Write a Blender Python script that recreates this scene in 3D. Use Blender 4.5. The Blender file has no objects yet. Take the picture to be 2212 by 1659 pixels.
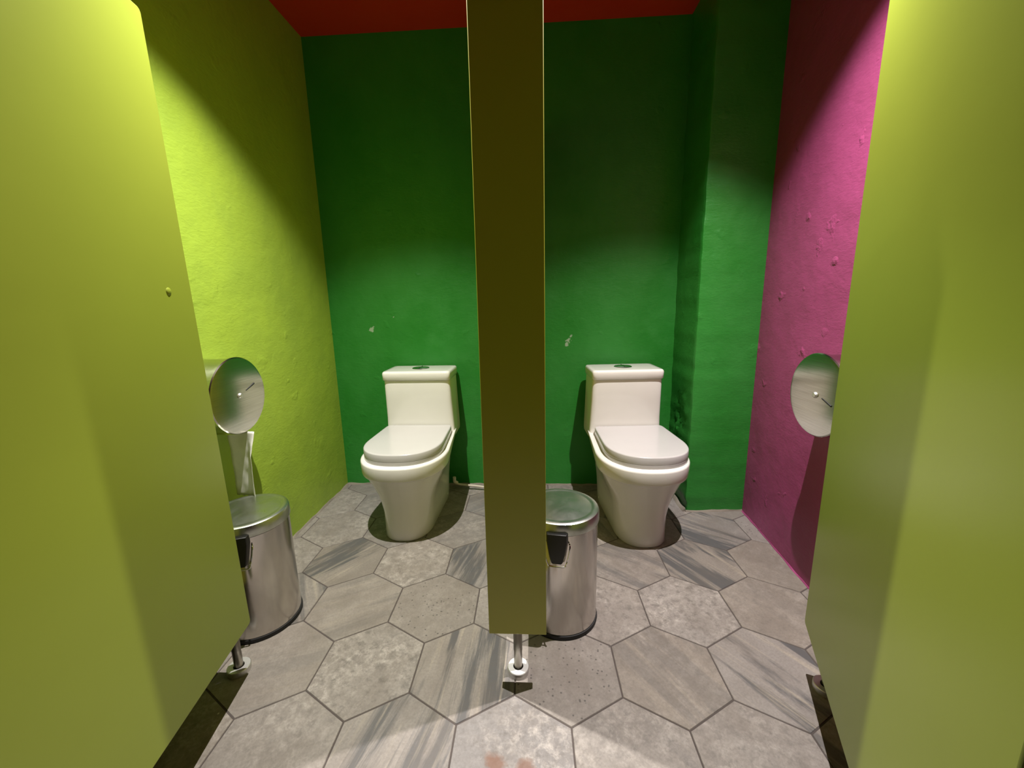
import bpy, bmesh, math, random
from mathutils import Vector, Matrix, noise

C = bpy.context.scene.collection
PI = math.pi
rnd = random.Random(7)

# ------------------------------------------------------------------ camera
CAM_PITCH, CAM_ROLL, CAM_YAW = math.radians(11.267), math.radians(-1.1917), 0.0565
F_PX = 886.67
cam_data = bpy.data.cameras.new('camera')
cam_data.sensor_width = 36.0
cam_data.sensor_fit = 'HORIZONTAL'
cam_data.lens = 36.0 * F_PX / 2212.0
cam_data.clip_start = 0.02
cam = bpy.data.objects.new('camera', cam_data)
C.objects.link(cam)
cp, sp = math.cos(CAM_PITCH), math.sin(CAM_PITCH)
fw, up, rt = Vector((0, cp, -sp)), Vector((0, sp, cp)), Vector((1, 0, 0))
cr, sr = math.cos(CAM_ROLL), math.sin(CAM_ROLL)
rt2, up2 = cr * rt + sr * up, -sr * rt + cr * up
m3 = Matrix.Rotation(CAM_YAW, 3, 'Z') @ Matrix((rt2, up2, -fw)).transposed()
cam.matrix_world = Matrix.Translation((0, 0, 1.03)) @ m3.to_4x4()
bpy.context.scene.camera = cam

# ------------------------------------------------------------------ world, exposure
w = bpy.data.worlds.new('world'); bpy.context.scene.world = w
w.use_nodes = True
w.node_tree.nodes['Background'].inputs['Color'].default_value = (0.9, 0.95, 1.0, 1)
w.node_tree.nodes['Background'].inputs['Strength'].default_value = 0.0
vs = bpy.context.scene.view_settings
vs.view_transform = 'Standard'
vs.look = 'None'
vs.gamma = 1.0
vs.use_curve_mapping = False
vs.exposure = 0.92

# ------------------------------------------------------------------ lamps (two ceiling downlights, one per stall)
LAMP_POS = [(-0.56, 1.15, 2.272), (0.54, 1.15, 2.272)]
LAMP_W = [150.0, 150.0]
LAMP_COL = [(1.0, 0.955, 0.90), (1.0, 0.935, 0.925)]
for i, p in enumerate(LAMP_POS):
    ld = bpy.data.lights.new('downlight_beam', 'SPOT')
    ld.energy = LAMP_W[i]
    ld.color = LAMP_COL[i]
    ld.spot_size = math.radians(104)
    ld.spot_blend = 0.05
    # beam profile of the recessed lamp: strong on axis, falling towards the rim of its can
    ld.use_nodes = True
    lt = ld.node_tree
    em = lt.nodes['Emission']
    geo = lt.nodes.new('ShaderNodeNewGeometry')
    sx = lt.nodes.new('ShaderNodeSeparateXYZ')
    ab = lt.nodes.new('ShaderNodeMath'); ab.operation = 'ABSOLUTE'
    mr = lt.nodes.new('ShaderNodeMapRange'); mr.inputs['From Min'].default_value = 0.6
    rp = lt.nodes.new('ShaderNodeValToRGB')
    lt.links.new(geo.outputs['Incoming'], sx.inputs[0])
    lt.links.new(sx.outputs['Z'], ab.inputs[0])
    lt.links.new(ab.outputs[0], mr.inputs['Value'])
    lt.links.new(mr.outputs['Result'], rp.inputs['Fac'])
    lt.links.new(rp.outputs['Color'], em.inputs['Strength'])
    prof = [(0.65, 0.0), (0.675, 0.03), (0.70, 0.10), (0.73, 0.22), (0.766, 0.34), (0.82, 0.50), (0.87, 0.70), (0.94, 0.95), (1.0, 1.0)]
    el = rp.color_ramp.elements
    while len(el) < len(prof): el.new(0.5)
    for e_, (c_, v_) in zip(el, prof):
        e_.position = (c_ - 0.6) / 0.4
        e_.color = (v_, v_, v_, 1)
    ld.shadow_soft_size = 0.009
    lo = bpy.data.objects.new('downlight_beam', ld)
    lo.location = p
    C.objects.link(lo)


# ------------------------------------------------------------------ helpers
def tag(o, label=None, cat=None, group=None, kind=None):
    if label: o['label'] = label
    if cat: o['category'] = cat
    if group: o['group'] = group
    if kind: o['kind'] = kind
    return o


ALB = 0.80          # overall paint and stone reflectance


def srgb(r, g, b, k=ALB):
    def f(c):
        c /= 255.0
        return k * (c / 12.92 if c <= 0.04045 else ((c + 0.055) / 1.055) ** 2.4)
    return (f(r), f(g), f(b), 1.0)


def thing(name, loc, label, cat, group=None, rz=0.0):
    o = bpy.data.objects.new(name, None)
    o.empty_display_size = 0.1
    o.location = loc
    o.rotation_euler = (0, 0, rz)
    C.objects.link(o)
    return tag(o, label, cat, group)


def obj(name, bm, m, parent=None, smooth=True, bevel=0.0, seg=2, angle=35):
    bmesh.ops.recalc_face_normals(bm, faces=bm.faces[:])
    me = bpy.data.meshes.new(name)
    bm.to_mesh(me)
    bm.free()
    if m is not None:
        me.materials.append(m)
    o = bpy.data.objects.new(name, me)
    C.objects.link(o)
    if parent is not None:
        o.parent = parent
    if bevel > 0:
        b = o.modifiers.new('bevel', 'BEVEL')
        b.width = bevel
        b.segments = seg
        b.limit_method = 'ANGLE'
        b.angle_limit = math.radians(30)
    if smooth:
        for p in me.polygons:
            p.use_smooth = True
        me.set_sharp_from_angle(angle=math.radians(angle))
    return o


def box(bm, x0, x1, y0, y1, z0, z1):
    vs_ = [bm.verts.new(p) for p in ((x0, y0, z0), (x1, y0, z0), (x1, y1, z0), (x0, y1, z0),
                                     (x0, y0, z1), (x1, y0, z1), (x1, y1, z1), (x0, y1, z1))]
    for f in ((0, 3, 2, 1), (4, 5, 6, 7), (0, 1, 5, 4), (1, 2, 6, 5), (2, 3, 7, 6), (3, 0, 4, 7)):
        bm.faces.new([vs_[i] for i in f])


def loft(bm, rings, cap0=True, cap1=True):
    vr = [[bm.verts.new(p) for p in r] for r in rings]
    n = len(vr[0])
    for a, b in zip(vr, vr[1:]):
        for i in range(n):
            j = (i + 1) % n
            bm.faces.new((a[i], a[j], b[j], b[i]))
    if cap0: bm.faces.new(list(reversed(vr[0])))
    if cap1: bm.faces.new(vr[-1])
    return vr


def lathe(bm, prof, n=48, axis='Z', origin=(0, 0, 0), cap0=True, cap1=True):
    rings = []
    for r, h in prof:
        ring = []
        for i in range(n):
            a = 2 * PI * i / n
            u, v = r * math.cos(a), r * math.sin(a)
            p = {'Z': (u, v, h), 'X': (h, u, v), 'Y': (u, h, v)}[axis]
            ring.append((p[0] + origin[0], p[1] + origin[1], p[2] + origin[2]))
        rings.append(ring)
    loft(bm, rings, cap0, cap1)


def tube(bm, pts, r, n=10, closed=False):
    pts = [Vector(p) for p in pts]
    rings = []
    N = len(pts)
    ref = Vector((0.13, 0.27, 0.95)).normalized()
    for i, p in enumerate(pts):
        if closed:
            t = pts[(i + 1) % N] - pts[i - 1]
        else:
            t = pts[min(i + 1, N - 1)] - pts[max(i - 1, 0)]
        t.normalize()
        a = t.cross(ref)
        if a.length < 1e-4: a = t.cross(Vector((1, 0, 0)))
        a.normalize()
        b = t.cross(a)
        rr = r[i] if isinstance(r, (list, tuple)) else r
        rings.append([p + rr * (math.cos(2 * PI * k / n) * a + math.sin(2 * PI * k / n) * b) for k in range(n)])
    if closed:
        rings.append(rings[0])
        loft(bm, rings, False, False)
        bmesh.ops.remove_doubles(bm, verts=bm.verts[:], dist=1e-6)
    else:
        loft(bm, rings)


def curve_pts(ctrl, n=8):
    P = [Vector(p) for p in ctrl]
    P = [2 * P[0] - P[1]] + P + [2 * P[-1] - P[-2]]
    out = []
    for i in range(1, len(P) - 2):
        p0, p1, p2, p3 = P[i - 1:i + 3]
        for k in range(n):
            t = k / n
            out.append(0.5 * ((2 * p1) + (p2 - p0) * t + (2 * p0 - 5 * p1 + 4 * p2 - p3) * t * t + (3 * p1 - p0 - 3 * p2 + p3) * t ** 3))
    out.append(P[-2])
    return out


# ------------------------------------------------------------------ materials
def new_mat(name):
    m = bpy.data.materials.new(name)
    m.use_nodes = True
    nt = m.node_tree
    return m, nt, nt.nodes['Principled BSDF']


class N:
    """tiny node-graph helper"""
    def __init__(s, nt): s.nt = nt; s.L = nt.links.new
    def n(s, t, **kw):
        nd = s.nt.nodes.new(t)
        for k, v in kw.items(): setattr(nd, k, v)
        return nd
    def val(s, sock, v):
        if hasattr(v, 'is_linked') or isinstance(v, bpy.types.NodeSocket): s.L(v, sock)
        else: sock.default_value = v
    def coord(s, which='Object'): return s.n('ShaderNodeTexCoord').outputs[which]
    def mapping(s, vec, loc=(0, 0, 0), rot=(0, 0, 0), scale=(1, 1, 1)):
        m = s.n('ShaderNodeMapping'); s.L(vec, m.inputs['Vector'])
        m.inputs['Location'].default_value = loc; m.inputs['Rotation'].default_value = rot; m.inputs['Scale'].default_value = scale
        return m.outputs['Vector']
    def noise(s, vec, scale, detail=4, rough=0.55, dist=0.0):
        t = s.n('ShaderNodeTexNoise'); s.L(vec, t.inputs['Vector'])
        t.inputs['Scale'].default_value = scale; t.inputs['Detail'].default_value = detail
        t.inputs['Roughness'].default_value = rough; t.inputs['Distortion'].default_value = dist
        return t.outputs['Fac']
    def ramp(s, fac, stops, interp='LINEAR'):
        r = s.n('ShaderNodeValToRGB'); s.L(fac, r.inputs['Fac'])
        e = r.color_ramp.elements
        r.color_ramp.interpolation = interp
        while len(e) < len(stops): e.new(0.5)
        for el, (p, c) in zip(e, stops):
            el.position = p
            el.color = c if isinstance(c, tuple) else (c, c, c, 1)
        return r.outputs['Color']
    def mix(s, fac, a, b, blend='MIX'):
        m = s.n('ShaderNodeMix', data_type='RGBA', blend_type=blend)
        s.val(m.inputs['Factor'], fac); s.val(m.inputs[6], a); s.val(m.inputs[7], b)
        return m.outputs[2]
    def math(s, op, a, b=0.0, c=None, clamp=False):
        m = s.n('ShaderNodeMath', operation=op, use_clamp=clamp)
        s.val(m.inputs[0], a); s.val(m.inputs[1], b)
        if c is not None: s.val(m.inputs[2], c)
        return m.outputs[0]
    def bump(s, h, strength=0.3, dist=0.01, normal=None):
        b = s.n('ShaderNodeBump'); s.L(h, b.inputs['Height'])
        b.inputs['Strength'].default_value = strength; b.inputs['Distance'].default_value = dist
        if normal is not None: s.L(normal, b.inputs['Normal'])
        return b.outputs['Normal']


def plaster(name, base, var, rough=0.5, lump=0.5, chips=None, fade=0.5, ridge=1.0, pimple=0.18):
    """rolled wall paint over uneven plaster: two close tones in soft patches, brushy relief"""
    m, nt, b = new_mat(name)
    g = N(nt)
    co = g.coord()
    big = g.noise(g.mapping(co, scale=(1, 1, 0.6)), 3.2, 4, 0.6)
    col = g.mix(g.ramp(big, [(0.32, 0.0), (0.68, 1.0)]), base, var)
    patch = g.noise(g.mapping(co, loc=(3, 1, 7)), 9.0, 5, 0.65)
    col = g.mix(g.math('MULTIPLY', g.ramp(patch, [(0.52, 0.0), (0.7, 1.0)]), fade), col, var)
    rough_sock = g.math('ADD', g.math('MULTIPLY', patch, 0.12), rough - 0.06)
    if chips:
        # small chips of bare filler where fixings were torn out
        for (cx, cy, cz, r) in chips:
            d = g.n('ShaderNodeVectorMath', operation='DISTANCE')
            wob = g.n('ShaderNodeTexNoise'); g.L(co, wob.inputs['Vector'])
            wob.inputs['Scale'].default_value = 55.0; wob.inputs['Detail'].default_value = 3
            off = g.n('ShaderNodeVectorMath', operation='MULTIPLY_ADD')
            g.L(wob.outputs['Color'], off.inputs[0])
            off.inputs[1].default_value = (r * 2.6,) * 3
            g.L(co, off.inputs[2])
            g.L(off.outputs[0], d.inputs[0])
            d.inputs[1].default_value = (cx + r * 1.3, cy + r * 1.3, cz + r * 1.3)
            fac = g.ramp(g.math('DIVIDE', d.outputs['Value'], r), [(0.6, 0.85), (1.0, 0.0)])
            col = g.mix(fac, col, srgb(170, 190, 160))
    g.L(col, b.inputs['Base Color'])
    g.L(rough_sock, b.inputs['Roughness'])
    fine = g.noise(g.mapping(co, scale=(1, 1, 2.6)), 48.0, 5, 0.62, 0.5)
    mid = g.noise(co, 14.0, 3, 0.5, 0.6)
    lum = g.noise(g.mapping(co, loc=(5, 2, 1)), 5.0, 3, 0.45)
    dots = g.n('ShaderNodeTexVoronoi', feature='SMOOTH_F1'); warp = g.n('ShaderNodeTexNoise'); g.L(co, warp.inputs['Vector']); warp.inputs['Scale'].default_value = 11.0; warp.inputs['Detail'].default_value = 4
    wv = g.n('ShaderNodeVectorMath', operation='MULTIPLY_ADD'); g.L(warp.outputs['Color'], wv.inputs[0]); wv.inputs[1].default_value = (0.14, 0.14, 0.14); g.L(co, wv.inputs[2])
    g.L(wv.outputs[0], dots.inputs['Vector'])
    dots.inputs['Scale'].default_value = 7.0
    blob = g.ramp(dots.outputs['Distance'], [(0.03, 1.0), (0.16, 0.0)])
    h = g.math('ADD', g.math('MULTIPLY', fine, 0.12 * ridge), g.math('MULTIPLY', mid, 0.24 * ridge))
    h = g.math('ADD', h, g.math('MULTIPLY', lum, 0.8))
    h = g.math('ADD', h, g.math('MULTIPLY', blob, pimple))
    g.L(g.bump(h, lump, 0.02), b.inputs['Normal'])
    b.inputs['Specular IOR Level'].default_value = 0.35
    return m


CHIPS = [(-0.881, 2.2, 0.902, 0.017), (-0.756, 2.2, 0.962, 0.006), (0.181, 2.2, 0.825, 0.015), (0.172, 2.2, 0.803, 0.011), (0.196, 2.2, 0.846, 0.009)]
M_GREEN = plaster('dark green wall paint', srgb(38, 128, 40), srgb(56, 140, 58), 0.42, 0.42, CHIPS, 0.6)
M_LIME = plaster('lime wall paint', srgb(168, 196, 66), srgb(154, 182, 66), 0.5, 0.42)
M_MAG = plaster('magenta wall paint', srgb(166, 72, 120), srgb(152, 66, 108), 0.45, 0.55, ridge=0.7, pimple=0.32)
M_RED = plaster('red ceiling paint', srgb(205, 52, 16), srgb(198, 44, 14), 0.55, 0.15)


def lacquer(name, col, rough=0.38):
    m, nt, b = new_mat(name)
    g = N(nt)
    co = g.coord()
    b.inputs['Base Color'].default_value = col
    b.inputs['Roughness'].default_value = rough
    b.inputs['Specular IOR Level'].default_value = 0.5
    h = g.math('ADD', g.noise(co, 5.0, 2, 0.4), g.math('MULTIPLY', g.noise(co, 90.0, 2, 0.5), 0.03))
    g.L(g.bump(h, 0.10, 0.01), b.inputs['Normal'])
    return m


M_DOOR = lacquer('olive lime lacquer', srgb(143, 156, 54), 0.32)
M_PANEL_LIFTED = lacquer('door lacquer lightened for fill', srgb(172, 170, 54, 0.95), 0.34)  # lighter copy of the door lacquer, making up for weak bounce light


def porcelain(name, col, rough):
    m, nt, b = new_mat(name)
    g = N(nt)
    co = g.coord()
    n1 = g.noise(co, 6.0, 3)
    g.L(g.mix(g.ramp(n1, [(0.35, 0.0), (0.65, 1.0)]), col, tuple(c * 0.97 for c in col[:3]) + (1,)), b.inputs['Base Color'])
    g.L(g.math('ADD', g.math('MULTIPLY', n1, 0.05), rough), b.inputs['Roughness'])
    b.inputs['Coat Weight'].default_value = 0.3
    b.inputs['Coat Roughness'].default_value = 0.06
    return m


M_CER = porcelain('glazed porcelain', srgb(222, 219, 212, 0.98), 0.12)
M_SEAT = porcelain('white seat plastic', srgb(204, 201, 199), 0.22)
M_HOSE = porcelain('white hose plastic', srgb(224, 214, 196), 0.35)


def metal(name, col, rough, smudge=0.1, stretch=(1, 1, 1), bump=0.02, scale=14.0):
    m, nt, b = new_mat(name)
    g = N(nt)
    co = g.mapping(g.coord(), scale=stretch)
    n1 = g.noise(co, scale, 5, 0.6, 0.5)
    b.inputs['Metallic'].default_value = 1.0
    g.L(g.mix(g.ramp(n1, [(0.35, 0.0), (0.7, 1.0)]), col, tuple(c * 0.78 for c in col[:3]) + (1,)), b.inputs['Base Color'])
    g.L(g.math('ADD', g.math('MULTIPLY', n1, smudge), rough), b.inputs['Roughness'])
    if bump: g.L(g.bump(n1, bump, 0.01), b.inputs['Normal'])
    return m


M_BIN = metal('polished steel', srgb(205, 200, 194, 1.0), 0.10, 0.22, (1, 1, 0.35), 0.03, 12.0)
M_LID = metal('worn steel lid', srgb(196, 200, 192, 1.0), 0.18, 0.30, (1, 1, 1), 0.05, 16.0)
M_DISP = metal('brushed steel', srgb(196, 194, 184, 1.0), 0.15, 0.06, (1, 1, 60), 0.012, 6.0)
M_CHROME = metal('chrome', srgb(215, 215, 215, 1.0), 0.08, 0.05)
M_LEG = metal('dull steel tube', srgb(128, 122, 110, 1.0), 0.30, 0.15)
M_ALU = metal('pale aluminium', srgb(226, 224, 222, 1.0), 0.45, 0.1)


def plain(name, col, rough, spec=0.5):
    m, nt, b = new_mat(name)
    g = N(nt)
    n1 = g.noise(g.coord(), 30.0, 3)
    g.L(g.mix(n1, col, tuple(c * 0.8 for c in col[:3]) + (1,)), b.inputs['Base Color'])
    b.inputs['Roughness'].default_value = rough
    b.inputs['Specular IOR Level'].default_value = spec
    return m


M_BLACK = plain('black plastic', srgb(18, 18, 18), 0.45)
M_RUBBER = plain('black rubber', srgb(14, 14, 14), 0.6)
M_PAPER = plain('toilet paper', srgb(236, 234, 226), 0.9, 0.1)
M_MORTAR = plain('grey mortar', srgb(150, 142, 128), 0.9, 0.2)
M_MAGEDGE = plain('magenta paint drip', srgb(172, 78, 128), 0.5)
M_WALLREAR = plain('corridor wall paint', srgb(70, 66, 60), 0.6)
M_GLOW, nt_, b_ = new_mat('lit lamp lens')
b_.inputs['Base Color'].default_value = (0.9, 0.9, 0.9, 1)
b_.inputs['Emission Color'].default_value = (1, 0.95, 0.87, 1)
b_.inputs['Emission Strength'].default_value = 6.0
M_TRIMW = plain('white lamp trim', srgb(225, 225, 220), 0.5)


# tile floor material: per-tile attributes drive colour, streaks and mottling
def tile_material():
    m, nt, b = new_mat('hexagon stone tile')
    g = N(nt)
    uv = g.n('ShaderNodeUVMap', uv_map='tile_uv').outputs['UV']
    a1 = g.n('ShaderNodeAttribute', attribute_name='tile_a').outputs['Color']
    sep = g.n('ShaderNodeSeparateColor'); g.L(a1, sep.inputs['Color'])
    streak, tone, mottle = sep.outputs[0], sep.outputs[1], sep.outputs[2]
    a2 = g.n('ShaderNodeAttribute', attribute_name='tile_b').outputs['Color']
    sep2 = g.n('ShaderNodeSeparateColor'); g.L(a2, sep2.inputs['Color'])
    speck, warm = sep2.outputs[0], sep2.outputs[1]
    # base: greige varying in tone
    base = g.mix(warm, srgb(133, 130, 129), srgb(145, 135, 123))
    base = g.mix(tone, base, srgb(173, 165, 157))
    soft = g.noise(uv, 6.0, 5, 0.6, 0.3)
    base = g.mix(g.math('MULTIPLY', g.ramp(soft, [(0.4, 0.0), (0.65, 1.0)]), 0.35), base, srgb(117, 109, 102))
    # mottling: pale flecks
    mo = g.noise(uv, 34.0, 8, 0.72, 0.3)
    pl = g.noise(g.mapping(uv, loc=(4, 9, 0)), 5.0, 3)
    f = g.math('MULTIPLY', g.math('MULTIPLY', g.ramp(mo, [(0.45, 0.0), (0.64, 1.0)]), g.ramp(pl, [(0.35, 0.1), (0.62, 1.0)])), mottle)
    base = g.mix(g.math('MULTIPLY', f, 0.95), base, srgb(200, 192, 183))
    mo2 = g.noise(g.mapping(uv, loc=(8, 2, 0)), 44.0, 7, 0.7)
    f = g.math('MULTIPLY', g.ramp(mo2, [(0.50, 0.0), (0.68, 1.0)]), g.math('MULTIPLY', mottle, 0.75))
    base = g.mix(f, base, srgb(99, 94, 89))
    # streaks: stretched noise along local v
    st = g.noise(g.mapping(uv, scale=(5.5, 0.55, 1)), 2.3, 7, 0.66, 0.5)
    sd = g.math('MULTIPLY', g.ramp(st, [(0.475, 0.0), (0.56, 1.0)]), streak)
    base = g.mix(g.math('MULTIPLY', sd, 0.85), base, srgb(79, 80, 83))
    st2 = g.noise(g.mapping(uv, loc=(3, 3, 0), scale=(22.0, 1.0, 1)), 2.4, 4, 0.6, 0.3)
    sl = g.math('MULTIPLY', g.ramp(st2, [(0.55, 0.0), (0.68, 1.0)]), streak)
    base = g.mix(g.math('MULTIPLY', sl, 0.5), base, srgb(187, 176, 157))
    grain = g.noise(uv, 150.0, 3, 0.7)
    base = g.mix(g.math('MULTIPLY', g.ramp(grain, [(0.42, 0.0), (0.62, 1.0)]), 0.22), base, srgb(98, 90, 80))
    cloud = g.noise(g.mapping(uv, loc=(1, 6, 0), scale=(1.0, 0.55, 1)), 9.0, 6, 0.65, 0.4)
    base = g.mix(g.math('MULTIPLY', g.ramp(cloud, [(0.46, 0.0), (0.62, 1.0)]), 0.30), base, srgb(112, 102, 92))
    # specks
    vo = g.n('ShaderNodeTexVoronoi'); g.L(uv, vo.inputs['Vector']); vo.inputs['Scale'].default_value = 85.0
    vr_ = g.n('ShaderNodeSeparateColor'); g.L(vo.outputs['Color'], vr_.inputs['Color'])
    dot = g.math('MULTIPLY', g.ramp(vo.outputs['Distance'], [(0.14, 1.0), (0.30, 0.0)]), g.math('GREATER_THAN', vr_.outputs[0], 0.66))
    base = g.mix(g.math('MULTIPLY', g.math('MULTIPLY', dot, speck), 0.75), base, srgb(65, 62, 59))
    # tiny pale crumbs of plaster lying on it
    co = g.coord()
    vo2 = g.n('ShaderNodeTexVoronoi'); g.L(co, vo2.inputs['Vector']); vo2.inputs['Scale'].default_value = 13.0
    v2 = g.n('ShaderNodeSeparateColor'); g.L(vo2.outputs['Color'], v2.inputs['Color'])
    cr_ = g.math('MULTIPLY', g.ramp(vo2.outputs['Distance'], [(0.022, 1.0), (0.04, 0.0)]), g.math('GREATER_THAN', v2.outputs[1], 0.82))
    base = g.mix(g.math('MULTIPLY', cr_, 0.8), base, srgb(236, 228, 210))
    # rusty brown stains on the tile in front of the centre post
    for (sx, sy, r, k) in ((-0.098, 0.742, 0.024, 0.75), (-0.03, 0.738, 0.026, 0.7), (-0.062, 0.722, 0.014, 0.9), (-0.112, 0.76, 0.016, 0.35)):
        wob = g.n('ShaderNodeTexNoise'); g.L(co, wob.inputs['Vector']); wob.inputs['Scale'].default_value = 38.0
        off = g.n('ShaderNodeVectorMath', operation='MULTIPLY_ADD'); g.L(wob.outputs['Color'], off.inputs[0])
        off.inputs[1].default_value = (0.03, 0.03, 0); g.L(co, off.inputs[2])
        d = g.n('ShaderNodeVectorMath', operation='DISTANCE'); g.L(off.outputs[0], d.inputs[0])
        d.inputs[1].default_value = (sx + 0.015, sy + 0.015, 0.004)
        fac = g.ramp(g.math('DIVIDE', d.outputs['Value'], r), [(0.6, k), (1.0, 0.0)])
        base = g.mix(fac, base, srgb(120, 82, 60))
    g.L(base, b.inputs['Base Color'])
    g.L(g.math('ADD', g.math('MULTIPLY', soft, 0.2), 0.42), b.inputs['Roughness'])
    b.inputs['Specular IOR Level'].default_value = 0.4
    h = g.math('ADD', g.math('MULTIPLY', mo, 0.5), g.math('MULTIPLY', st, 0.4))
    g.L(g.bump(h, 0.10, 0.004), b.inputs['Normal'])
    return m


M_TILE = tile_material()
M_GROUT = plain('dark grout', srgb(92, 84, 80), 0.85, 0.2)

# ------------------------------------------------------------------ the room
X_L, Y_B, Z_C = -1.105, 2.204, 2.30
RW = [(1.0135, 1.925), (0.945, 0.86), (0.945, -1.5)]        # inner line of the magenta wall


def struct(o):
    o['kind'] = 'structure'
    return o


def slab(name, x0, x1, y0, y1, z0, z1, m):
    bm = bmesh.new(); box(bm, x0, x1, y0, y1, z0, z1)
    return struct(obj(name, bm, m, smooth=False))


slab('wall_left', X_L - 0.1, X_L, -1.6, Y_B + 0.1, -0.05, Z_C + 0.05, M_LIME)
slab('wall_back', X_L, 1.2, Y_B, Y_B + 0.1, -0.05, Z_C + 0.05, M_GREEN)
slab('wall_front', X_L, 0.945, -1.6, -1.5, -0.05, Z_C + 0.05, M_WALLREAR)
slab('ceiling', X_L, 1.2, -1.5, Y_B, Z_C, Z_C + 0.1, M_RED)
bm = bmesh.new()
vs0 = [bm.verts.new((x, y, -0.05)) for x, y in RW + [(1.2, -1.5), (1.2, 1.925)]]
vs1 = [bm.verts.new((v.co.x, v.co.y, Z_C)) for v in vs0]
for i in range(5):
    j = (i + 1) % 5
    bm.faces.new((vs0[i], vs0[j], vs1[j], vs1[i]))
bm.faces.new(vs0); bm.faces.new(list(reversed(vs1)))
struct(obj('wall_right', bm, M_MAG, smooth=False))

# pier in the back right corner, battered plaster edge and a flaked patch in its nook
bm = bmesh.new()
nz, ny = 150, 14
rings = []
for k in range(nz + 1):
    z = Z_C * k / nz
    d = 0.004 * noise.noise((0.3, 0.1, z * 6)) + 0.003 * noise.noise((2.3, 1.1, z * 19))
    x0 = 0.733 + d + (0.006 if z < 0.05 else 0)
    y0 = 1.905 + 0.6 * d
    r = 0.008
    ring = []
    for q in range(ny):
        y = Y_B - (Y_B - y0 - r) * q / (ny - 1)
        flake = math.exp(-((z - 0.42 - 0.5 * (2.08 - y)) / 0.12) ** 2) * math.exp(-((y - 2.08) / 0.09) ** 2)
        ring.append((x0 + flake * (0.004 + 0.020 * noise.noise((y * 60, 3.3, z * 45))) + 0.002 * noise.noise((y * 12, 0.7, z * 9)), y, z))
    rings.append(ring + [(x0 + 0.3 * r, y0 + 0.3 * r, z), (x0 + r, y0, z), (1.05, 1.919, z), (1.05, Y_B, z)])
loft(bm, rings)
struct(obj('wall_pier', bm, M_GREEN, smooth=True))

# floor: grout bed plus one raised hexagon per tile, all one surface
TW, TS = 0.28612, 0.16519
TX, TY, TROT = -0.6347, 0.9887, 0.0103
ct, st_ = math.cos(TROT), math.sin(TROT)


def tile_xy(cx, cy):
    X, Y = cx * TW, cy * TS
    return (TX + ct * X - st_ * Y, TY + st_ * X + ct * Y)


# (column, row): streak, tone, mottle, speck, warm, grain angle in degrees
TILES = {
    (0, 1): (0.35, 0.35, 0.25, 0, 0.8, -62), (1, 1): (0, 0.15, 0.35, 1, 0.7, 0), (2, 1): (0, 0.6, 0.7, 0, 0.4, 20),
    (3, 1): (0, 0.5, 0.9, 0, 0.7, 0), (4, 1): (0.1, 0.6, 1.0, 0, 0.3, 30), (5, 1): (0.15, 0.3, 0.5, 0, 1.0, 40),
    (-0.5, 0): (0.25, 0.35, 0.3, 0, 0.8, -70), (0.5, 0): (0.1, 0.35, 1.0, 0, 0.6, -30), (1.5, 0): (1.0, 0.4, 0.1, 0, 0.7, -4),
    (2.5, 0): (0, 0.15, 0.3, 1, 0.6, 0), (3.5, 0): (0.35, 0.2, 0.45, 0, 1.0, 34), (4.5, 0): (1.0, 0.45, 0.1, 0, 0.3, 36),
    (0, -1): (0.1, 0.35, 0.6, 0, 0.6, -60), (1, -1): (0.9, 0.3, 0.2, 0, 0.5, -12), (2, -1): (0, 0.15, 0.8, 0, 0.0, 0),  # last tile here toned down to offset both beams overlapping on it
    (3, -1): (0.2, 0.4, 0.7, 0, 0.6, 45), (4, -1): (0.1, 0.35, 0.7, 0, 0.6, 40),
    (-0.5, 2): (1.0, 0.1, 0.1, 0, 0.7, -35), (0.5, 2): (0.1, 0.4, 0.8, 0, 0.7, -70), (1.5, 2): (1.0, 0.2, 0.2, 0, 0.3, -12),
    (2.5, 2): (0.2, 0.3, 0.5, 0, 0.5, 0), (3.5, 2): (0.6, 0.2, 0.3, 0, 0.6, 50), (4.5, 2): (1.0, 0.15, 0.1, 0, 0.7, 30), (5.5, 2): (0.1, 0.1, 0.3, 0, 0.9, 50),
    (-1, 3): (0.1, 0.2, 0.7, 0, 0.5, 0), (0, 3): (0.3, 0.1, 0.7, 0, 0.4, -60), (1, 3): (0.2, 0.1, 0.5, 0, 0.4, -60),
    (5, 3): (1.0, 0.1, 0.2, 0, 0.3, 50), (-0.5, 4): (0.2, 0.0, 0.4, 0, 0.3, -60), (1.5, 4): (0.6, 0.0, 0.2, 0, 0.2, -50),
}
bm = bmesh.new()
uvl = bm.loops.layers.uv.new('tile_uv')
la = bm.loops.layers.float_color.new('tile_a')
lb = bm.loops.layers.float_color.new('tile_b')
box(bm, X_L - 0.05, 1.15, -1.55, Y_B + 0.05, -0.06, -0.0015)
for f in bm.faces: f.material_index = 1
tr = random.Random(21)
G = 0.0017
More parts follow.
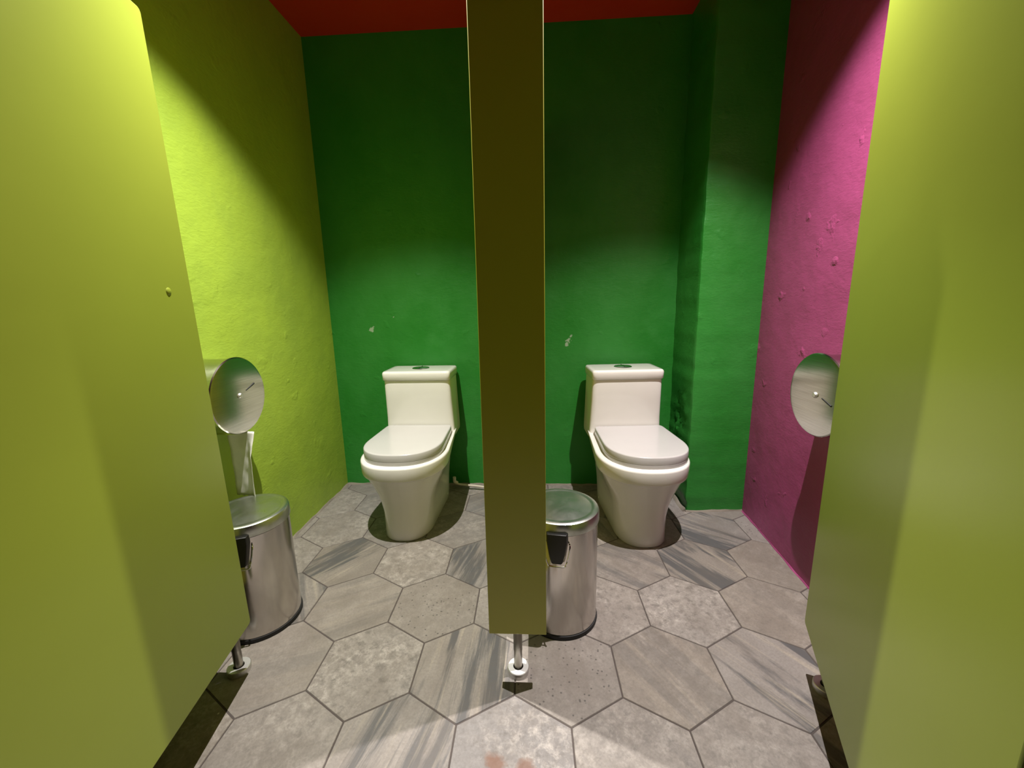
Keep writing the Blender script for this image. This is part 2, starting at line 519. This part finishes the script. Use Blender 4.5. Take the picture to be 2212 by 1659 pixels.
for row in range(-11, 7):
    for c2 in range(-6, 18):
        cx = c2 / 2
        if (abs(cx) % 1 != 0) != (row % 2 == 0): continue
        ux, uy = tile_xy(cx, 1.5 * row)
        if not (X_L - 0.2 < ux < 1.2 and -1.6 < uy < Y_B + 0.2): continue
        a = TILES.get((cx, row))
        if a is None:
            s_ = tr.random() < 0.35
            a = (tr.uniform(0.6, 1) if s_ else tr.uniform(0, 0.25), tr.uniform(0.1, 0.5), tr.uniform(0.1, 0.9), 1 if tr.random() < 0.12 else 0, tr.random(), tr.uniform(-60, 60))
        ang = math.radians(a[5])
        ox, oy = tr.uniform(-40, 40), tr.uniform(-40, 40)
        tilt = tr.uniform(-0.0004, 0.0004)
        top, low = [], []
        for k in range(6):
            t = math.radians(90 + 60 * k)
            R = TS - G * 1.155
            px, py = ux + R * math.cos(t + TROT), uy + R * math.sin(t + TROT)
            R2 = R - 0.0012
            qx, qy = ux + R2 * math.cos(t + TROT), uy + R2 * math.sin(t + TROT)
            low.append(bm.verts.new((px, py, -0.0016)))
            top.append(bm.verts.new((qx, qy, 0.0 + tilt * math.cos(t))))
        fs = [bm.faces.new(top)]
        for k in range(6):
            j = (k + 1) % 6
            fs.append(bm.faces.new((low[k], low[j], top[j], top[k])))
        for f in fs:
            for lp in f.loops:
                dx, dy = lp.vert.co.x - ux, lp.vert.co.y - uy
                u = math.cos(ang) * dx + math.sin(ang) * dy
                v = -math.sin(ang) * dx + math.cos(ang) * dy
                lp[uvl].uv = (u + ox, v + oy)
                lp[la] = (a[0], a[1], a[2], 1)
                lp[lb] = (a[3], a[4], 0, 1)
# trim the floor to the room
for co_, no_ in (((X_L - 0.02, 0, 0), (-1, 0, 0)), ((0, Y_B + 0.02, 0), (0, 1, 0)), ((1.06, 0, 0), (1, 0, 0)), ((0, -1.52, 0), (0, -1, 0))):
    bmesh.ops.bisect_plane(bm, geom=bm.verts[:] + bm.edges[:] + bm.faces[:], plane_co=co_, plane_no=no_, clear_outer=True)
fo = obj('floor', bm, M_TILE, smooth=False)
fo.data.materials.append(M_GROUT)
struct(fo)


# rough mortar beads where the tiles meet the walls
def bead(name, p0, p1, width, m, seed, h=0.007):
    p0, p1 = Vector((*p0, 0)), Vector((*p1, 0))
    d = (p1 - p0); L = d.length; d.normalize()
    nrm = Vector((-d.y, d.x, 0))
    bm = bmesh.new()
    n = int(L / 0.012) + 2
    rings = []
    for k in range(n):
        s = L * k / (n - 1)
        p = p0 + d * s
        wd = width * (0.75 + 0.7 * noise.noise((s * 14, seed, 0.5)))
        hh = h * (0.9 + 0.8 * noise.noise((s * 20, seed, 4.5)))
        rings.append([p + Vector((0, 0, -0.001)), p + nrm * wd + Vector((0, 0, -0.001)), p + nrm * wd * 0.75 + Vector((0, 0, hh * 0.4)), p + nrm * 0.002 + Vector((0, 0, hh)), p + Vector((0, 0, hh))])
    loft(bm, rings)
    return struct(obj(name, bm, m))


bead('trim_1', (X_L, Y_B), (X_L, 0.9), 0.012, M_MORTAR, 1.3)
bead('trim_2', (0.73, Y_B), (X_L, Y_B), 0.012, M_MORTAR, 4.1)
bead('trim_3', (0.735, 1.905), (0.735, Y_B), 0.017, M_MORTAR, 7.7, 0.012)
bead('trim_4', (1.012, 1.917), (0.735, 1.905), 0.012, M_MORTAR, 9.2, 0.008)
bead('trim_5', (0.952, 0.97), (1.012, 1.91), 0.006, M_MAGEDGE, 3.9, 0.005)

# ------------------------------------------------------------------ downlights in the ceiling
for i, (x, y, z) in enumerate(LAMP_POS):
    t = thing('downlight', (x, y, Z_C), ['round white ceiling downlight over the toilet beside the lime wall', 'round white ceiling downlight over the toilet beside the magenta wall'][i], 'ceiling light', 'downlights over the stalls')
    bm = bmesh.new()
    lathe(bm, [(0.036, -0.002), (0.038, -0.010), (0.050, -0.009), (0.054, 0.0), (0.036, 0.0)], 40, cap0=False, cap1=False)
    obj('trim_ring', bm, M_TRIMW, t)
    bm = bmesh.new()
    lathe(bm, [(0.0365, -0.001), (0.0365, -0.004), (0.02, -0.006)], 32)
    obj('lens', bm, M_GLOW, t)

# ------------------------------------------------------------------ cubicle front and partition
P_B, P_T, DOOR_T = 0.157, 1.80, 1.655
PX0, PX1, PY0, PY1 = -0.129, 0.0245, 0.946, 0.964


def rounded_panel(w_, h_, t_, r, seg=5):
    """upright panel in local xz with rounded corners, x 0..w, z 0..h, y -t/2..t/2"""
    pts = []
    for cx, cz, a0 in ((w_ - r, h_ - r, 0), (r, h_ - r, 90), (r, r, 180), (w_ - r, r, 270)):
        for k in range(seg + 1):
            a = math.radians(a0 + 90 * k / seg)
            pts.append((cx + r * math.cos(a), cz + r * math.sin(a)))
    bm = bmesh.new()
    loft(bm, [[(x, -t_ / 2, z) for x, z in pts], [(x, t_ / 2, z) for x, z in pts]])
    return bm


def foot(parent, x, y, disc_r=0.0305, pipe_r=0.0115):
    bm = bmesh.new()
    lathe(bm, [(pipe_r, 0.008), (pipe_r, 0.07), (pipe_r * 1.06, 0.071), (pipe_r * 1.06, P_B + 0.004)], 24, origin=(x, y, 0))
    leg = obj('leg', bm, M_LEG, parent)
    bm = bmesh.new()
    lathe(bm, [(pipe_r + 0.002, 0.0), (disc_r, 0.0), (disc_r, 0.0155), (disc_r - 0.0015, 0.017), (pipe_r + 0.003, 0.017), (pipe_r + 0.002, 0.0155)], 40, origin=(x, y, 0), cap0=False, cap1=False)
    # close the ring underneath
    f = obj('floor_flange', bm, M_ALU, leg)
    f['label'] = 'pale metal ring at the foot of the leg'
    return leg


t = thing('stall_partition', (0, 0, 0), 'narrow olive green post and divider standing between the two toilets', 'partition')
bm = bmesh.new(); box(bm, PX0, PX1, PY0, PY1, P_B, P_T)
obj('front_post', bm, M_PANEL_LIFTED, t, bevel=0.0015)
bm = bmesh.new(); box(bm, -0.0645, -0.0515, PY1, Y_B - 0.001, P_B, P_T)
obj('divider_panel', bm, M_PANEL_LIFTED, t, bevel=0.001)
foot(t, -0.0545, 0.986)
bm = bmesh.new()
for z in (0.45, 1.0, 1.55):
    box(bm, -0.0515, -0.033, Y_B - 0.022, Y_B - 0.001, z, z + 0.05)
    box(bm, -0.083, -0.0645, Y_B - 0.022, Y_B - 0.001, z, z + 0.05)
obj('wall_bracket', bm, M_LEG, t, bevel=0.001)

# side posts at the walls
t = thing('side_post', (0, 0, 0), 'olive lime post fixed to the lime wall behind the open door', 'partition post', 'wall side posts of the stalls')
bm = bmesh.new(); box(bm, X_L + 0.001, -0.851, PY0 + 0.002, PY1 + 0.002, P_B, P_T)
obj('post_panel', bm, M_PANEL_LIFTED, t, bevel=0.0015)
foot(t, -0.862, 0.961)
t = thing('side_post', (0, 0, 0), 'olive lime post fixed to the magenta wall behind the open door', 'partition post', 'wall side posts of the stalls')
bm = bmesh.new(); box(bm, 0.752, 0.947, 0.930, 0.948, P_B, P_T)
obj('post_panel', bm, M_PANEL_LIFTED, t, bevel=0.0015)
foot(t, 0.7665, 0.955)


def stall_door(loc, ang, width, label, flip):
    t = thing('stall_door', loc, label, 'door', 'open doors of the two stalls', rz=ang)
    bm = rounded_panel(width, DOOR_T - P_B, 0.018, 0.010)
    obj('door_panel', bm, M_DOOR, t, bevel=0.002)
    s = 1 if flip else -1
    for z in (0.17, DOOR_T - P_B - 0.23):
        bm = bmesh.new()
        tube(bm, [(-0.017, s * 0.010, z), (-0.017, s * 0.010, z + 0.07)], 0.006, 12)
        box(bm, -0.017, 0.045, s * 0.009, s * 0.012, z + 0.006, z + 0.064)
        obj('hinge', bm, M_LEG, t)
    bm = bmesh.new()
    lathe(bm, [(0.022, 0.009), (0.022, 0.013), (0.012, 0.014), (0.012, 0.018), (0.0, 0.018)], 24, axis='Y', origin=(width - 0.05, 0, 0.82))
    obj('lock', bm, M_CHROME, t)
    return t


# left door: hinge at (-0.81, .965), swung out towards the viewer
dL = stall_door((-0.8185, 0.966, P_B), math.atan2(-0.367, 0.062), 0.672, 'tall lime green stall door swung open, covering the lime wall side', False)
dL.rotation_euler.x = 0.0107
bm = bmesh.new()
lathe(bm, [(0.009, 0.0085), (0.0075, 0.0100), (0.0045, 0.0110), (0.0, 0.0114)], 20, axis='Y', origin=(0.078, 0, 0.912))
obj('screw_cap', bm, M_DOOR, dL)
stall_door((0.7385, 1.0105, P_B), math.atan2(-0.352, -0.142), 0.73, 'tall lime green stall door swung open, covering the magenta wall side', True)


# ------------------------------------------------------------------ toilets
def dring(z, yf, yb, yc, w_, wb, nf=2.3, nb=7.0, n=72, lift=0.0):
    pts = []
    for i in range(n):
        a = 2 * PI * i / n
        ca, sa = math.cos(a), math.sin(a)
        if sa <= 0:
            e = 2.0 / nf
            x = w_ * math.copysign(abs(ca) ** e, ca)
            y = yc - (yc - yf) * abs(sa) ** e
        else:
            e = 2.0 / nb
            x = math.copysign(abs(ca) ** e, ca)
            y = yc + (yb - yc) * abs(sa) ** e
            k = (y - yc) / (yb - yc)
            k = k * k * (3 - 2 * k)
            x *= w_ + (wb - w_) * k
        s = min(1, max(0, (y + 0.42) / 0.24))
        s = s * s * (3 - 2 * s)
        pts.append((x, y, z + lift * s))
    return pts


def toilet(loc, label, rz=0.0, seat_shift=0.0):
    t = thing('toilet', loc, label, 'toilet', 'one-piece toilets in the stalls', rz)
    bm = bmesh.new()
    R = [
        dring(0.000, -0.568, -0.05, -0.41, 0.109, 0.120, 2.4),
        dring(0.006, -0.572, -0.05, -0.41, 0.112, 0.122, 2.4),
        dring(0.060, -0.573, -0.045, -0.41, 0.111, 0.122, 2.35),
        dring(0.120, -0.575, -0.035, -0.41, 0.114, 0.124, 2.3),
        dring(0.170, -0.581, -0.025, -0.41, 0.123, 0.128, 2.3),
        dring(0.215, -0.592, -0.015, -0.41, 0.139, 0.134, 2.3, lift=0.01),
        dring(0.255, -0.607, -0.01, -0.41, 0.157, 0.142, 2.3, lift=0.035),
        dring(0.290, -0.622, -0.005, -0.41, 0.172, 0.152, 2.3, lift=0.055),
        dring(0.304, -0.629, -0.005, -0.41, 0.178, 0.157, 2.3, lift=0.06),
        dring(0.3065, -0.636, -0.005, -0.41, 0.1845, 0.166, 2.3, lift=0.06),
        dring(0.310, -0.6405, -0.005, -0.41, 0.189, 0.170, 2.3, lift=0.058),
        dring(0.316, -0.6425, -0.005, -0.41, 0.191, 0.173, 2.3, lift=0.053),
        dring(0.340, -0.6445, -0.005, -0.41, 0.193, 0.175, 2.3, lift=0.040),
        dring(0.364, -0.6450, -0.005, -0.41, 0.1935, 0.175, 2.3, lift=0.024),
        dring(0.3685, -0.6438, -0.005, -0.41, 0.1923, 0.1745, 2.3, lift=0.021),
        dring(0.3715, -0.6400, -0.005, -0.41, 0.1885, 0.172, 2.3, lift=0.018),
        dring(0.3730, -0.6330, -0.005, -0.41, 0.1815, 0.169, 2.3, lift=0.015),
        dring(0.3735, -0.6200, -0.005, -0.41, 0.1700, 0.163, 2.3, lift=0.012),
        dring(0.371, -0.560, -0.02, -0.41, 0.120, 0.120, 2.3),
    ]
    loft(bm, R)
    obj('bowl_base', bm, M_CER, t, angle=38)
    # tank, growing out of the back of the bowl
    bm = bmesh.new()

    def trect(z, hw, yf, yb, n=13):
        return dring(z, yf, yb, (yf + yb) / 2, hw, hw, n, n, 80)
    tr_ = [trect(0.36, 0.1755, -0.205, -0.004), trect(0.372, 0.1765, -0.196, -0.004), trect(0.385, 0.1765, -0.189, -0.004), trect(0.41, 0.1755, -0.184, -0.003), trect(0.46, 0.1735, -0.186, -0.003),
           trect(0.55, 0.1705, -0.196, -0.003), trect(0.652, 0.1675, -0.2065, -0.003), trect(0.6565, 0.1668, -0.206, -0.004)]
    loft(bm, tr_)
    obj('tank', bm, M_CER, t, angle=60)
    bm = bmesh.new()
    loft(bm, [trect(0.658, 0.1685, -0.211, -0.003, 15), trect(0.661, 0.1715, -0.2145, -0.001, 15), trect(0.690, 0.1725, -0.2165, -0.001, 15), trect(0.698, 0.1705, -0.2145, -0.003, 15), trect(0.702, 0.166, -0.210, -0.007, 15), trect(0.7025, 0.150, -0.195, -0.02, 15)])
    obj('tank_lid', bm, M_CER, t, angle=60)
    bm = bmesh.new()
    lathe(bm, [(0.044, 0.700), (0.044, 0.7045), (0.041, 0.707), (0.02, 0.709), (0.0, 0.7095)], 40, origin=(0, -0.105, 0), cap1=False)
    fb = obj('flush_button', bm, M_CHROME, t)
    fb['label'] = 'round chrome dual flush button'
    bm = bmesh.new()
    box(bm, -0.0009, 0.0009, -0.105 - 0.038, -0.105 + 0.038, 0.7075, 0.7099)
    obj('button_seam', bm, M_BLACK, fb, smooth=False)
    # seat ring and closed cover
    def lidring(z, d):
        return [(x + seat_shift, y, zz) for x, y, zz in dring(z, -0.620 + d, -0.190 - d * 0.3, -0.425, 0.1755 - d, 0.168 - d, 2.35, 22.0, 96)]
    bm = bmesh.new()
    loft(bm, [lidring(0.368, 0.003), lidring(0.371, 0.001), lidring(0.3890, 0.001), lidring(0.3898, 0.003)])
    obj('seat', bm, M_SEAT, t, angle=60)
    bm = bmesh.new()
    loft(bm, [lidring(0.3901, 0.003), lidring(0.3908, 0.001), lidring(0.398, 0.0), lidring(0.4180, 0.0008), lidring(0.4208, 0.0022), lidring(0.4222, 0.0046), lidring(0.4226, 0.009), lidring(0.4230, 0.06)])
    obj('seat_lid', bm, M_SEAT, t, angle=40)
    for sx in (-1, 1):
        bm = bmesh.new()
        lathe(bm, [(0.009, 0.0), (0.009, 0.004), (0.006, 0.007), (0.0, 0.008)], 16, axis='X', origin=(0, -0.155, 0.026), cap1=False)
        for v in bm.verts: v.co.x = sx * (v.co.x + 0.112)
        obj('bolt_cap', bm, M_CER, t)
    return t


toilet((-0.591, 2.188, 0), 'white one-piece toilet with closed lid beside the lime green wall')
toilet((0.434, 2.160, 0), 'white one-piece toilet with closed lid beside the magenta wall and pier', 0.06, 0.010)

# water hose of the toilet by the lime wall, running along the wall foot behind the post
t = thing('water_hose', (0, 0, 0), 'thin white water hose running from toilet along foot of green wall', 'water hose')
bm = bmesh.new()
tube(bm, curve_pts([(-0.456, 2.133, 0.050), (-0.435, 2.135, 0.034), (-0.40, 2.135, 0.028), (-0.33, 2.130, 0.024), (-0.25, 2.12, 0.018), (-0.17, 2.13, 0.012), (-0.09, 2.16, 0.03)], 6), 0.0058, 10)
obj('hose', bm, M_HOSE, t)
bm = bmesh.new()
tube(bm, [(-0.456, 2.133, 0.050), (-0.440, 2.135, 0.038)], 0.010, 12)
tube(bm, [(-0.455, 2.133, 0.048), (-0.455, 2.133, 0.076)], 0.009, 12)
obj('connector', bm, M_HOSE, t)
bm = bmesh.new()
tube(bm, [(-0.272, 2.123, 0.020), (-0.245, 2.12, 0.018)], 0.0085, 12)
obj('collar', bm, M_HOSE, t)


# ------------------------------------------------------------------ pedal bins
def pedal_bin(loc, rz, label):
    t = thing('pedal_bin', loc, label, 'bin', 'round steel pedal bins', rz)
    r = 0.1185
    bm = bmesh.new()
    lathe(bm, [(r - 0.004, 0.0), (r + 0.0035, 0.001), (r + 0.0045, 0.006), (r + 0.003, 0.013), (r - 0.002, 0.014)], 64)
    obj('base_ring', bm, M_RUBBER, t)
    bm = bmesh.new()
    lathe(bm, [(r - 0.002, 0.012), (r, 0.0135), (r + 0.0008, 0.02), (r, 0.028), (r, 0.352), (r - 0.003, 0.353)], 64)
    obj('body', bm, M_BIN, t)
    bm = bmesh.new()
    lathe(bm, [(r - 0.004, 0.354), (r + 0.0035, 0.355), (r + 0.0042, 0.358), (r + 0.0036, 0.384), (r + 0.001, 0.390), (r - 0.004, 0.393), (r - 0.014, 0.3935), (r - 0.018, 0.392), (r - 0.022, 0.3925), (r - 0.05, 0.396), (0.03, 0.398), (0.0, 0.3982)], 64, cap1=False)
    obj('lid', bm, M_LID, t)
    # black hinge block on the side (+x) with the wire carrying handle hanging round it
    bm = bmesh.new()
    prof = [(0.033, 0.366), (0.033, 0.340), (0.026, 0.300), (0.019, 0.272), (0.014, 0.268)]
    rings = []
    for hw, z in prof:
        d0, d1 = r - 0.004, r + (0.016 if z > 0.29 else 0.011)
        rings.append([(d0, -hw, z), (d1, -hw * 0.86, z), (d1, hw * 0.86, z), (d0, hw, z)])
    loft(bm, rings)
    hb = obj('hinge_block', bm, M_BLACK, t, bevel=0.002)
    hb['label'] = 'black plastic hinge block'
    bm = bmesh.new()
    x = r + 0.008
    tube(bm, curve_pts([(r - 0.002, -0.036, 0.330), (x, -0.0385, 0.326), (x + 0.004, -0.035, 0.300), (x + 0.004, -0.027, 0.268), (x + 0.004, -0.018, 0.262), (x + 0.004, 0.018, 0.262), (x + 0.004, 0.027, 0.268), (x + 0.004, 0.035, 0.300), (x, 0.0385, 0.326), (r - 0.002, 0.036, 0.330)], 5), 0.0022, 8)
    obj('wire_handle', bm, M_CHROME, t)
    bm = bmesh.new()
    loft(bm, [[(-0.02, -r + 0.01, 0.014), (0.02, -r + 0.01, 0.014), (0.02, -r + 0.01, 0.019), (-0.02, -r + 0.01, 0.019)],
              [(-0.022, -r - 0.03, 0.020), (0.022, -r - 0.03, 0.020), (0.022, -r - 0.03, 0.026), (-0.022, -r - 0.03, 0.026)]])
    obj('pedal', bm, M_CHROME, t, bevel=0.002)
    return t


pedal_bin((0.0775, 1.217, 0), math.radians(-98), 'shiny steel pedal bin beside the olive centre post, worn lid')
pedal_bin((-0.931, 1.168, 0), math.radians(-68), 'shiny steel pedal bin in front of the lime green wall under the paper holder')


# ------------------------------------------------------------------ jumbo roll dispensers
def dispenser(xw, depth, y, z, side, label):
    """side +1: mounted on a wall at low x, face looks to +x"""
    t = thing('paper_dispenser', (xw, y, z), label, 'toilet paper dispenser', 'round steel toilet paper dispensers')
    r = 0.128

    def sx(bm):
        for v in bm.verts: v.co.x *= side
        return bm
    bm = bmesh.new()
    lathe(bm, [(r - 0.004, 0.001), (r - 0.004, depth - 0.012), (r - 0.006, depth - 0.010)], 72, axis='X')
    # flat mouth at the bottom with a serrated lip
    box(bm, 0.006, depth - 0.014, -0.030, 0.030, -r + 0.001, -r + 0.03)
    obj('drum', sx(bm), M_DISP, t)
    bm = bmesh.new()
    lathe(bm, [(r - 0.001, depth - 0.014), (r + 0.001, depth - 0.012), (r + 0.001, depth - 0.003), (r - 0.002, depth), (r - 0.01, depth + 0.0008), (0.0, depth + 0.0012)], 96, axis='X', cap1=False)
    cov = obj('cover', sx(bm), M_DISP, t)
    bm = bmesh.new()
    lathe(bm, [(0.0095, depth), (0.0095, depth + 0.003), (0.007, depth + 0.007), (0.003, depth + 0.008), (0.0, depth + 0.008)], 24, axis='X', cap1=False)
    obj('lock', sx(bm), M_ALU, cov)
    bm = bmesh.new()
    # window slot: a thin dark slit in the cover
    a = math.radians(14)
    y0, z0, y1, z1 = (0.032, 0.012, 0.075, 0.028) if side > 0 else (0.030, -0.004, 0.072, -0.018)
    if side < 0: y0, y1 = -y0, -y1
    tube(bm, [(depth + 0.0006, y0, z0), (depth + 0.0006, y1, z1)], [0.0022, 0.0032], 8)
    obj('slot', sx(bm), M_BLACK, cov)
    return t


dispenser(X_L + 0.001, 0.119, 1.288, 0.742, 1, 'round steel toilet paper dispenser on the lime wall with paper hanging down')
dispenser(0.966, 0.103, 1.279, 0.731, -1, 'round steel toilet paper dispenser on the magenta wall, partly behind the door')

# the tail of paper hanging from the dispenser on the lime wall
bm = bmesh.new()
nx, nzp = 10, 26
grid = []
for k in range(nzp + 1):
    z = 0.6135 - (0.6135 - 0.380) * k / nzp
    row = []
    for i in range(nx + 1):
        u = i / nx
        x = -1.056 + 0.096 * u - 0.004 * (k / nzp)
        fold = 0.0
        if u > 0.72:
            fold = -(u - 0.72) * 0.10 * min(1, k / 9)
        y = 1.296 + 0.006 * math.sin(3 * u + 2 * k / nzp) + 0.003 * noise.noise((u * 4, k * 0.2, 2)) + fold + 0.0012 * noise.noise((u * 7, k * 0.5, 5))
        row.append(bm.verts.new((x, y, z + (0.008 * noise.noise((u * 8, 1, 1)) if k == nzp else 0))))
    grid.append(row)
for a_, b2 in zip(grid, grid[1:]):
    for i in range(nx):
        bm.faces.new((a_[i], a_[i + 1], b2[i + 1], b2[i]))
po = obj('toilet_paper', bm, M_PAPER, angle=60)
sm = po.modifiers.new('thick', 'SOLIDIFY'); sm.thickness = 0.0012
tag(po, 'white strip of toilet paper hanging from the dispenser on the lime wall', 'toilet paper')
